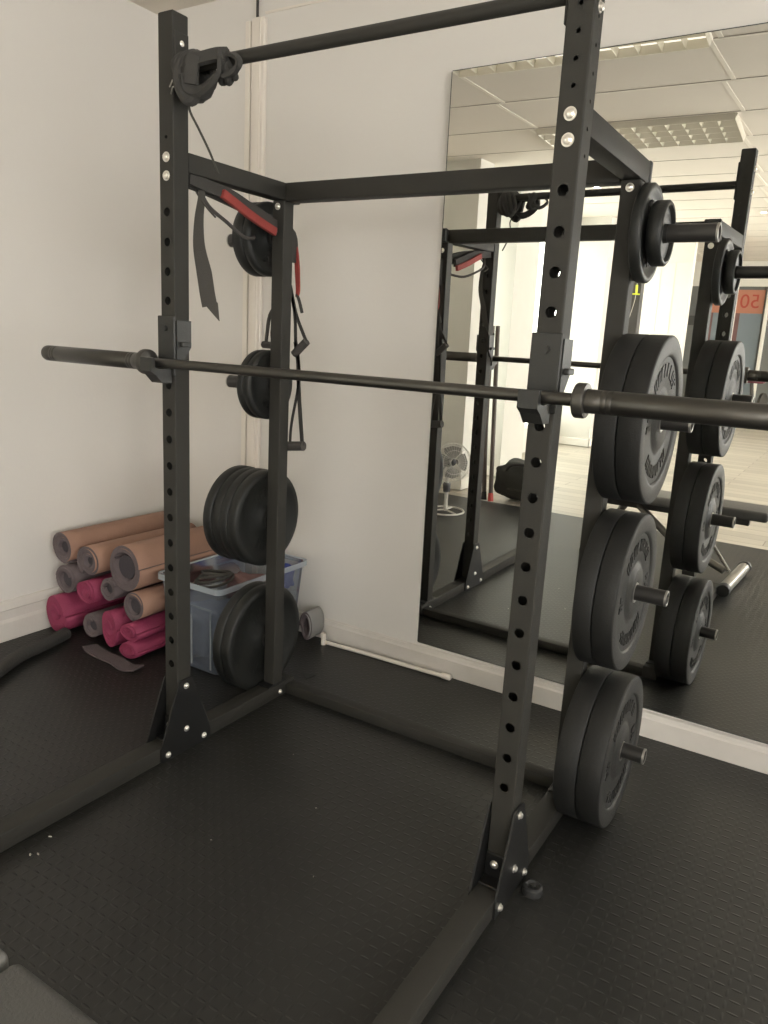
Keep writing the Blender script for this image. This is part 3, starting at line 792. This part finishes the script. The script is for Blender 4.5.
# ---------------------------------------------------------------- rolled mats
def roll(xc, zc, R, rin, col, label, group, y0=.40, L=.62, turns=3.5, squash=1., lump=0., ang=0., dx=0., thick=None, name='rolled_exercise_mat', hole_shade=None):
    t = empty(name, label, 'exercise mat', (xc, y0, zc), group=group)
    bm = bmn(); N = int(turns * 26); th = thick or (R - rin) / (turns + .15) * .80
    inner = []; outer = []; segs = 9
    rnd = random.Random(int(abs(xc) * 1e4 + zc * 1e3))
    ph = [rnd.uniform(0, 6.28) for _ in range(4)]
    grid = []
    for s in range(segs + 1):
        v = s / segs; row = []
        for i in range(N + 1):
            u = i / N; a = ang + u * turns * 2 * PI; r = rin + (R - th - rin) * u
            for rr in (r, r + th):
                l = 1 + lump * (math.sin(2 * a + ph[0] + v * 3) * .5 + math.sin(3 * a + ph[1] - v * 5) * .35 + math.sin(5 * a + ph[2] + v * 9) * .15)
                x_ = math.cos(a) * rr * l; z_ = math.sin(a) * rr * l * squash
                yy = y0 + L * v + (.006 * math.sin(a * .7 + ph[3]) if s == 0 else 0)
                row.append(bm.verts.new((xc + x_ + dx * v, yy, max(zc + z_, .004))))
        grid.append(row)
    for s in range(segs):
        A, B = grid[s], grid[s + 1]
        for i in range(N):
            f = bm.faces.new((A[2 * i + 1], A[2 * i + 3], B[2 * i + 3], B[2 * i + 1])); f.material_index = 0; f.smooth = True
            f = bm.faces.new((A[2 * i], B[2 * i], B[2 * i + 2], A[2 * i + 2])); f.material_index = 1; f.smooth = True
        for i in (0, N): bm.faces.new((A[2 * i], A[2 * i + 1], B[2 * i + 1], B[2 * i])).material_index = 1
    for row in (grid[0], grid[-1]):
        for i in range(N): bm.faces.new((row[2 * i], row[2 * i + 1], row[2 * i + 3], row[2 * i + 2])).material_index = 1
    me = bpy.data.meshes.new('sheet'); bmesh.ops.recalc_face_normals(bm, faces=bm.faces[:]); bm.to_mesh(me); bm.free()
    m2 = M['matgrey'] if col != 'pink' else M['pink']
    me.materials.append(M[col]); me.materials.append(m2)
    o = bpy.data.objects.new('sheet', me); C.objects.link(o); o.parent = t; o.matrix_parent_inverse = t.matrix_world.inverted()
    if hole_shade:
        bm = bmn(); r0 = rin * .93; tube(bm, [(xc + dx * v, y0 + .015 + (L - .03) * v, zc) for v in (0, .5, 1)], r0, 18)  # solid dark plug paints the shade in the roll's open hole
        obj('hole_shade', bm, M['matdark'], t, True)
    return t
gT = 'tan exercise mats rolled up'; gP = 'magenta mats rolled up'
roll(-1.175, .415, .078, .026, 'tan', 'tan rolled mat at the top left of the pile, against the left wall', gT, ang=2., hole_shade=1)
roll(-.995, .385, .074, .022, 'tan', 'tan rolled mat on the top layer, between the wall roll and the fat roll', gT, ang=1., hole_shade=1)
roll(-.755, .405, .107, .056, 'tan', 'fat tan rolled mat with a wide dark hole, top right of the pile', gT, ang=2.6, turns=2.6, hole_shade=1, L=.66)
roll(-1.165, .262, .070, .036, 'matgrey', 'grey mauve rolled mat under the top left tan roll', gT, ang=.5, turns=2.4, hole_shade=1)
roll(-.868, .282, .055, .022, 'matgrey', 'thin mauve rolled mat tucked left beneath the fat tan roll', gT, ang=3., turns=2.6, hole_shade=1)
roll(-.70, .240, .066, .036, 'tan', 'tan rolled mat with dark hole below the fat roll, right of the pile', gT, ang=2.2, turns=2.4, hole_shade=1)
roll(-1.005, .243, .060, .012, 'pink', 'magenta rolled mat sitting in the middle of the pile below the tan rolls', gP, lump=.07, turns=3.2, y0=.385)
roll(-1.195, .098, .085, .014, 'pink', 'crumpled magenta mat on the floor in the left wall corner', gP, lump=.13, squash=1.08, turns=3., y0=.36)
roll(-.990, .078, .060, .026, 'matgrey', 'mauve rolled mat on the floor between two magenta mats', gT, ang=1., turns=2.4, hole_shade=1)
roll(-.848, .108, .060, .014, 'pink', 'magenta mat bulging out under the thin mauve roll', gP, lump=.12, squash=1.45, turns=3, y0=.385)
roll(-.715, .122, .052, .014, 'pink', 'magenta rolled mat under the right tan roll, end showing', gP, lump=.12, squash=.8, turns=3, y0=.385)
roll(-.705, .045, .060, .018, 'pink', 'flattened magenta mat lowest on the floor at the right of the pile', gP, lump=.12, squash=.66, turns=3, y0=.37)
bm = bmn()
P = [(-.93, .36), (-.86, .345), (-.78, .33), (-.70, .325), (-.62, .335), (-.56, .36)]
ribbon(bm, smoothpts([(-.93, .345, .016), (-.89, .335, .008), (-.82, .33, .005), (-.72, .32, .010), (-.64, .31, .005), (-.58, .32, .016)], 4), .07, (0, 1, 0), .006)
tag(obj('loose_mat_sheet', bm, M['matgrey']), 'loose mauve mat flap spread on the floor under the magenta mats', 'mat')

# clear storage box with contents
def storagebox():
    t = empty('storage_box', 'clear plastic storage box with cloths standing in front of the back wall', 'storage box', (-.40, .76, 0))
    zt = .40
    def shell(bm, x0, x1, y0, y1, x0t, x1t, y0t, y1t, z0, z1, rad=.03, n_=4):
        def ring(xa, xb, ya, yb, z):
            out = []
            for cx_, cy_, a0 in ((xb - rad, yb - rad, 0), (xa + rad, yb - rad, PI / 2), (xa + rad, ya + rad, PI), (xb - rad, ya + rad, 1.5 * PI)):
                for k in range(n_ + 1):
                    a = a0 + PI / 2 * k / n_; out.append(bm.verts.new((cx_ + rad * math.cos(a), cy_ + rad * math.sin(a), z)))
            return out
        A = ring(x0, x1, y0, y1, z0); B = ring(x0t, x1t, y0t, y1t, z1); m = len(A)
        for i in range(m): bm.faces.new((A[i], A[(i + 1) % m], B[(i + 1) % m], B[i]))
        return A, B
    bm = bmn(); A, B = shell(bm, -.575, -.28, .485, 1.00, -.60, -.252, .455, 1.03, .006, zt); bm.faces.new(A[::-1])
    obj('box_body', bm, M['clear'], t, True, angle=60)
    bm = bmn()
    for (i, o_, za, zb) in ((0, .012, zt - .022, zt), (.0, .012, zt, zt + .003)):
        A, B = shell(bm, -.60 - o_, -.252 + o_, .455 - o_, 1.03 + o_, -.60 - o_, -.252 + o_, .455 - o_, 1.03 + o_, za, zb)
    A, B = shell(bm, -.60, -.252, .455, 1.03, -.612, -.240, .443, 1.042, zt - .001, zt + .003)
    obj('rim', bm, M['clear_rim'], t, True, angle=60)
    bm = bmn()
    for xx_ in (-.54, -.42, -.31): box(bm, (xx_ - .004, .466, .03), (xx_ + .004, .470, .30), .001)
    box(bm, (-.55, .464, .29), (-.30, .468, .30), .001)
    obj('moulded_rib', bm, M['clear_rim'], t)
storagebox()
def lumpy(name, c, s, m, label, cat, seed, amp=.18, parent=None):
    bm = bmn(); bmesh.ops.create_icosphere(bm, subdivisions=4, radius=1.)
    rn = random.Random(seed); ph = [rn.uniform(0, 6.28) for _ in range(6)]
    for v in bm.verts:
        p = v.co.normalized(); q = V((math.copysign(abs(p.x) ** .6, p.x), math.copysign(abs(p.y) ** .6, p.y), math.copysign(abs(p.z) ** .6, p.z)))
        d = 1 + amp * (math.sin(5 * p.x + ph[0]) * math.sin(4 * p.y + ph[1]) + .6 * math.sin(9 * p.z + ph[2] + 4 * p.x) * .6 + .3 * math.sin(14 * p.y + ph[3] + 6 * p.x))
        v.co = V((c[0] + q.x * s[0] * d, c[1] + q.y * s[1] * d, c[2] + q.z * s[2] * d))
    o = obj(name, bm, M[m], parent, True, angle=180)
    if label: tag(o, label, cat)
    return o
lumpy('folded_cloth', (-.425, .62, .145), (.115, .105, .11), 'slate', 'slate blue cloth filling the front of the clear box', 'cloth', 1)
lumpy('folded_towel', (-.41, .80, .29), (.09, .08, .055), 'brown', 'brown cloth lying on top inside the clear box', 'cloth', 2)
lumpy('foam_block', (-.43, .86, .11), (.115, .11, .08), 'greycloth', 'grey foam lump at the back of the clear box', 'foam', 5, .1)
lumpy('blue_cloth', (-.315, .93, .335), (.045, .05, .055), 'blue', 'deep blue cloth sticking up at the back of the clear box', 'cloth', 3)
def coil():
    t = empty('coiled_cord', 'grey cord loops lying on the cloths in the clear box', 'cord', (-.48, .62, .32))
    bm = bmn()
    for k in range(4):
        pts = [(-.475 + (.075 - .008 * k) * math.cos(a), .66 + (.09 - .010 * k) * math.sin(a), .350 + .010 * k + .012 * math.sin(a + k)) for a in [2 * PI * i / 24 for i in range(24)]]
        tube(bm, pts, .006, 8, closed=True)
    obj('cord', bm, M['webgrey'], t, True)
coil()
# small roll of clear film standing behind the box
roll(-.208, .094, .036, .018, 'filmroll', 'small pale grey roll standing between the clear box and the back skirting', None, y0=.985, L=.10, turns=2.5, squash=2.1, name='small_film_roll')

# black tube on the floor, left
bm = bmn(); tube(bm, smoothpts([(-1.10, .345, .030), (-1.075, .26, .030), (-1.055, .16, .030), (-1.03, .06, .030), (-.985, -.03, .030), (-.945, -.12, .030), (-.94, -.24, .030)], 6), .029, 16)
tag(obj('foam_tube', bm, M['blacktube'], None, True), 'black foam covered tube curving along the floor by the left wall', 'tube')

# floor marks and scraps
bm = bmn(); A = [bm.verts.new(q) for q in ((-.035, .735, .0012), (.02, .70, .0012), (.03, .755, .0012))]; bm.faces.new(A)
ob = bmesh.ops.extrude_face_region(bm, geom=bm.faces[:]); bmesh.ops.translate(bm, vec=(0, 0, .002), verts=[v for v in ob['geom'] if isinstance(v, bmesh.types.BMVert)])
tag(obj('rubber_offcut', bm, M['gymrubber']), 'small dark triangular scrap on the floor near the rear floor rail', 'scrap')
t = empty('rubber_foot_cap', 'round black rubber cap lying on the floor beside the right front foot', 'rubber cap', (1.285, .045, 0))
bm = bmn(); lathe(bm, (1.292, .045, 0), (0, 0, 1), [(0, 0), (0, .026), (.004, .028), (.020, .026), (.024, .020), (.018, .014), (.018, 0)], 28); obj('cap', bm, M['gymrubber'], t, True)
bm = bmn(); cyl(bm, (1.292, .045, .017), (1.292, .045, .026), .006, seg=12); obj('stud', bm, M['hook'], t, True)
for i, (px_, py_) in enumerate(((.10, -.634), (.076, -.556), (.115, -.62), (.45, -.30), (.60, .0), (.78, -.25), (.35, .2))):
    bm = bmn(); rn = random.Random(i); a = rn.uniform(0, 3)
    bmesh.ops.create_icosphere(bm, subdivisions=1, radius=1.)
    sx = .007 if i < 3 else .0032
    for v in bm.verts: v.co = Matrix.Rotation(a, 3, 'Z') @ V((v.co.x * sx, v.co.y * sx * .4, v.co.z * .0015)) + V((px_, py_, .0015))
    lab = ('pale fluff speck by the left base rail, nearest the camera', 'pale fluff speck by the left base rail, farther one', 'tiny pale fleck touching the nearest fluff speck')[i] if i < 3 else 'tiny pale fleck on the rubber floor inside the rack'
    tag(obj('fluff_speck', bm, M['debris']), lab, 'speck', 'fluff specks on the floor' if i < 3 else 'tiny flecks inside the rack')

# ---------------------------------------------------------------- weight bench (edge in the lower left corner, and in the mirror)
def bench():
    t = empty('weight_bench', 'grey padded weight bench with tubular feet behind the photographer, edge in the lower left', 'bench', (.9, -1.28, 0))
    def pad(name, x0, x1, z0, z1, m, tilt=0.):
        bm = bmn(); box(bm, (x0, -1.40, z0), (x1, -1.134, z1), .018, seg=4)
        return obj(name, bm, M[m], t, True, angle=60)
    pad('seat_pad', .858, 1.412, .405, .468, 'pad'); pad('back_pad', .30, .846, .405, .468, 'pad2')
    bm = bmn(); box(bm, (.34, -1.305, .345), (1.30, -1.255, .400), .004); box(bm, (.5, -1.36, .395), (.54, -1.2, .408), .001); box(bm, (1.2, -1.36, .395), (1.24, -1.2, .408), .001); obj('main_beam', bm, M['exercise'], t)
    bm = bmn(); tube(bm, [(.60, -1.28, .37), (.85, -1.20, .20), (1.22, -1.10, .075)], .024, 14); obj('front_leg', bm, M['benchmetal'], t, True)
    bm = bmn(); tube(bm, [(1.02, -1.20, .345), (1.14, -1.14, .20), (1.25, -1.08, .085)], .010, 12); obj('brace', bm, M['benchmetal'], t, True)
    bm = bmn(); cyl(bm, (1.30, -1.34, .050), (1.275, -.80, .050), .036, seg=28); f = obj('front_foot', bm, M['benchmetal'], t, True)
    for y in (-1.36, -.80):
        bm = bmn(); lathe(bm, (1.30 if y < -1 else 1.275, y + (.0 if y > -1 else .02), .050), (0, 1 if y > -1 else -1, 0), [(0, .040), (.03, .042), (.045, .036), (.05, 0)], 28); obj('rubber_end', bm, M['gymrubber'], f, True)
    bm = bmn(); tube(bm, [(.52, -1.28, .36), (.42, -1.28, .20), (.34, -1.28, .06)], .024, 14); obj('rear_leg', bm, M['benchmetal'], t, True)
    bm = bmn(); cyl(bm, (.33, -1.50, .036), (.33, -1.06, .036), .030, seg=24); obj('rear_foot', bm, M['benchmetal'], t, True)
    bm = bmn(); cyl(bm, (.88, -1.33, .30), (.88, -1.15, .30), .007, seg=12); lathe(bm, (.88, -1.15, .30), (0, 1, 0), [(0, 0), (0, .016), (.02, .018), (.03, .012), (.03, 0)], 16); obj('adjuster_pin', bm, M['chrome'], t, True)
bench()

# ---------------------------------------------------------------- far things seen in the mirror
def fan():
    cx, cy, cz = -.925, -1.46, .43; R = .155
    t = empty('pedestal_fan', 'white wire cage fan standing on the floor beside the left windows', 'fan', (cx, cy, 0))
    n_ = V((.75, .62, .12)).normalized(); u, w = frame_of(n_); c = V((cx, cy, cz))
    bm = bmn()
    for s in (-1, 1):
        for k in range(36):
            a = 2 * PI * k / 36; d = u * math.cos(a) + w * math.sin(a)
            pts = [c + d * (R * q) + n_ * (s * .05 * math.sqrt(max(0, 1 - q * q * .95))) for q in (.22, .5, .75, .92, 1.)]
            tube(bm, pts, .0014, 5)
        for q in (.22, .62, 1.):
            pts = [c + (u * math.cos(a) + w * math.sin(a)) * (R * q) + n_ * (s * .05 * math.sqrt(max(0, 1 - q * q * .95))) for a in [2 * PI * k / 40 for k in range(40)]]
            tube(bm, pts, .003 if q == 1. else .002, 6, closed=True)
    obj('cage', bm, M['fanw'], t, True)
    bm = bmn(); lathe(bm, c - n_ * .13, n_, [(0, 0), (0, .03), (.02, .045), (.07, .045), (.085, .03), (.09, 0)], 24); obj('motor', bm, M['fand'], t, True)
    bm = bmn(); lathe(bm, c - n_ * .02, n_, [(0, 0), (0, .03), (.03, .028), (.045, .01), (.046, 0)], 24); hb = obj('hub', bm, M['fand'], t, True)
    for k in range(4):
        bm = bmn(); a0 = PI / 2 * k; rows = []
        for i in range(6):
            q = .03 + (R * .85 - .03) * i / 5; wd = .35 + .35 * math.sin(PI * i / 6)
            rows.append([bm.verts.new(c + (u * math.cos(a0 + s * wd) + w * math.sin(a0 + s * wd)) * q + n_ * (s * .014)) for s in (-1, 0, 1)])
        for i in range(5):
            for j in range(2): bm.faces.new((rows[i][j], rows[i][j + 1], rows[i + 1][j + 1], rows[i + 1][j]))
        bmesh.ops.solidify(bm, geom=bm.faces[:], thickness=.002); obj('blade', bm, M['fanblade'], t, True)
    b = c - n_ * .09
    bm = bmn(); tube(bm, [b, (b.x, b.y, .32), (b.x, b.y, .20), (b.x, b.y, .012)], .016, 14); obj('pole', bm, M['fanw'], t, True)
    bm = bmn(); lathe(bm, (b.x, b.y, .17), (0, 0, 1), [(0, 0), (0, .028), (.06, .034), (.075, .028), (.075, 0)], 20); obj('control_box', bm, M['fand'], t, True)
    bm = bmn(); tube(bm, [(b.x + .15 * math.cos(a), b.y + .15 * math.sin(a), .009) for a in [2 * PI * k / 40 for k in range(40)]], .008, 8, closed=True)
    for a in (.4, 2.5, 4.6): tube(bm, [(b.x, b.y, .02), (b.x + .15 * math.cos(a), b.y + .15 * math.sin(a), .009)], .007, 8)
    obj('base_ring', bm, M['fanw'], t, True)
fan()
def sticks():
    for i, (top, bot, lab) in enumerate((((-1.06, -2.30, 1.5), (-.93, -2.10, .0), 'brown rubber strap hanging straight beside the window pier, left one'), ((-1.03, -2.34, 1.5), (-.855, -2.08, .0), 'brown rubber strap with a red end beside the window pier, right one'))):
        t = empty('leaning_pole', lab.replace('rubber strap hanging straight', 'pole leaning').replace('rubber strap with a red end', 'pole with a red tip leaning'), 'pole', bot, group='poles leaning by the window pier')
        top, bot = V(top), V(bot); mid = (top + bot) / 2 + V((-.015 if i == 0 else .0, 0, 0))
        a = bot + (top - bot) * .045
        bm = bmn(); tube(bm, smoothpts([a, mid, top], 6), .019, 12); obj('shaft', bm, M['stick'], t, True)
        bm = bmn(); cyl(bm, bot + V((0, 0, .012)), a + (top - bot) * .01, .026, .022, 14); obj('tip', bm, M['redtip'] if i else M['gymrubber'], t, True)
sticks()
def holdall():
    t = empty('holdall_bag', 'black sports holdall slumped on the floor at the edge of the rubber mat', 'bag', (-.75, -2.35, 0))
    lumpy('bag_body', (-.68, -2.36, .175), (.225, .15, .170), 'bag', None, None, 9, .10, t)
    bm = bmn(); tube(bm, smoothpts([(-.80, -2.24, .27), (-.74, -2.2, .33), (-.62, -2.19, .35), (-.52, -2.22, .30), (-.49, -2.24, .22)], 6), .012, 8); obj('handle', bm, M['web'], t, True)
    bm = bmn(); tube(bm, smoothpts([(-.84, -2.30, .10), (-.72, -2.20, .12), (-.56, -2.20, .12), (-.47, -2.28, .09)], 6), .008, 8); obj('piping', bm, M['webgrey'], t, True)
holdall()
def rigpost():
    t = empty('rig_post', 'tall dark training rig post standing on the wood floor before the far partition', 'rig post', (-.66, -5.0, 0))
    bm = bmn(); box(bm, (-.695, -5.06, .02), (-.565, -4.94, 2.45), .004); obj('post', bm, M['post'], t)
    bm = bmn(); box(bm, (-.745, -5.04, .02), (-.697, -4.96, 2.45), .004); obj('side_channel', bm, M['postside'], t)
    bm = bmn(); box(bm, (-.82, -5.14, -.006), (-.52, -4.86, .02), .004); obj('base_plate', bm, M['post'], t)
    bm = bmn(); box(bm, (-.75, -4.94, 2.07), (-.56, -4.91, 2.10), .003); obj('hook_bar', bm, M['post'], t)
    for x_, z_, lab in ((-.735, 2.035, 'left'), (-.600, 2.0, 'right')):
        r = empty('skipping_rope_handle', 'yellow rope handle hanging on the rig post, ' + ('the one in front of the dark post' if lab == 'left' else 'the one clear of the dark post'), 'rope handle', (x_, -4.89, z_), group='yellow rope handles')
        bm = bmn(); cyl(bm, (x_, -4.89, z_), (x_ + .004, -4.89, z_ - .09), .012, seg=12); obj('grip', bm, M['yellow'], r, True)
        bm = bmn(); cyl(bm, (x_ - .04, -4.89, z_ - .095), (x_ + .04, -4.89, z_ - .098), .008, seg=10); obj('grip_end', bm, M['yellow'], r, True)
        bm = bmn(); tube(bm, smoothpts([(x_, -4.89, z_ + .06), (x_, -4.89, z_ - .10), (x_ - .015, -4.89, z_ - .22), (x_ - .07, -4.89, z_ - .46)], 4), .0035, 6); obj('rope', bm, M['debris'], r, True)
rigpost()
def bike():
    c = V((.12, -10.6, 0)); t = empty('exercise_machine', 'dark framed exercise machine with plum seat standing on the far wood floor', 'exercise machine', c)
    bm = bmn(); cyl(bm, c + V((-.42, .32, .04)), c + V((.22, .32, .04)), .04, seg=14); cyl(bm, c + V((-.25, -.45, .04)), c + V((.35, -.45, .04)), .04, seg=14); obj('stabiliser', bm, M['exercise'], t, True)
    bm = bmn(); tube(bm, [c + V((-.1, .32, .06)), c + V((-.05, .1, .35)), c + V((0, -.1, .35)), c + V((.05, -.45, .06))], .035, 10)
    tube(bm, [c + V((-.12, .15, .3)), c + V((-.18, .2, .75))], .03, 10); tube(bm, [c + V((.1, -.2, .3)), c + V((.16, -.25, .9))], .03, 10); obj('frame', bm, M['exercise'], t, True)
    bm = bmn(); lathe(bm, c + V((.0, 0, .38)), (1, .2, 0), [(-.02, 0), (-.02, .2), (.02, .2), (.02, 0)], 28); obj('flywheel', bm, M['collar'], t, True)
    bm = bmn(); box(bm, c + V((-.30, .08, .75)), c + V((.02, .36, .90)), .03, seg=3); obj('seat', bm, M['plum'], t, True)
    bm = bmn(); tube(bm, [c + V((.0, -.3, .95)), c + V((.16, -.25, .90)), c + V((.32, -.2, .95))], .018, 8); obj('handlebar', bm, M['exercise'], t, True)
bike()

# ---------------------------------------------------------------- render look
sc = bpy.context.scene
w = bpy.data.worlds.new('world'); sc.world = w; w.use_nodes = True
w.node_tree.nodes['Background'].inputs[0].default_value = (.8, .85, .9, 1); w.node_tree.nodes['Background'].inputs[1].default_value = .3
sc.view_settings.view_transform = 'Standard'; sc.view_settings.look = 'None'
sc.view_settings.exposure = .42; sc.view_settings.gamma = 1.; sc.view_settings.use_curve_mapping = False
sc.cycles.use_denoising = True
sc.cycles.max_bounces = 10; sc.cycles.diffuse_bounces = 6; sc.cycles.glossy_bounces = 6; sc.cycles.transparent_max_bounces = 12
sc.cycles.sample_clamp_indirect = 4.
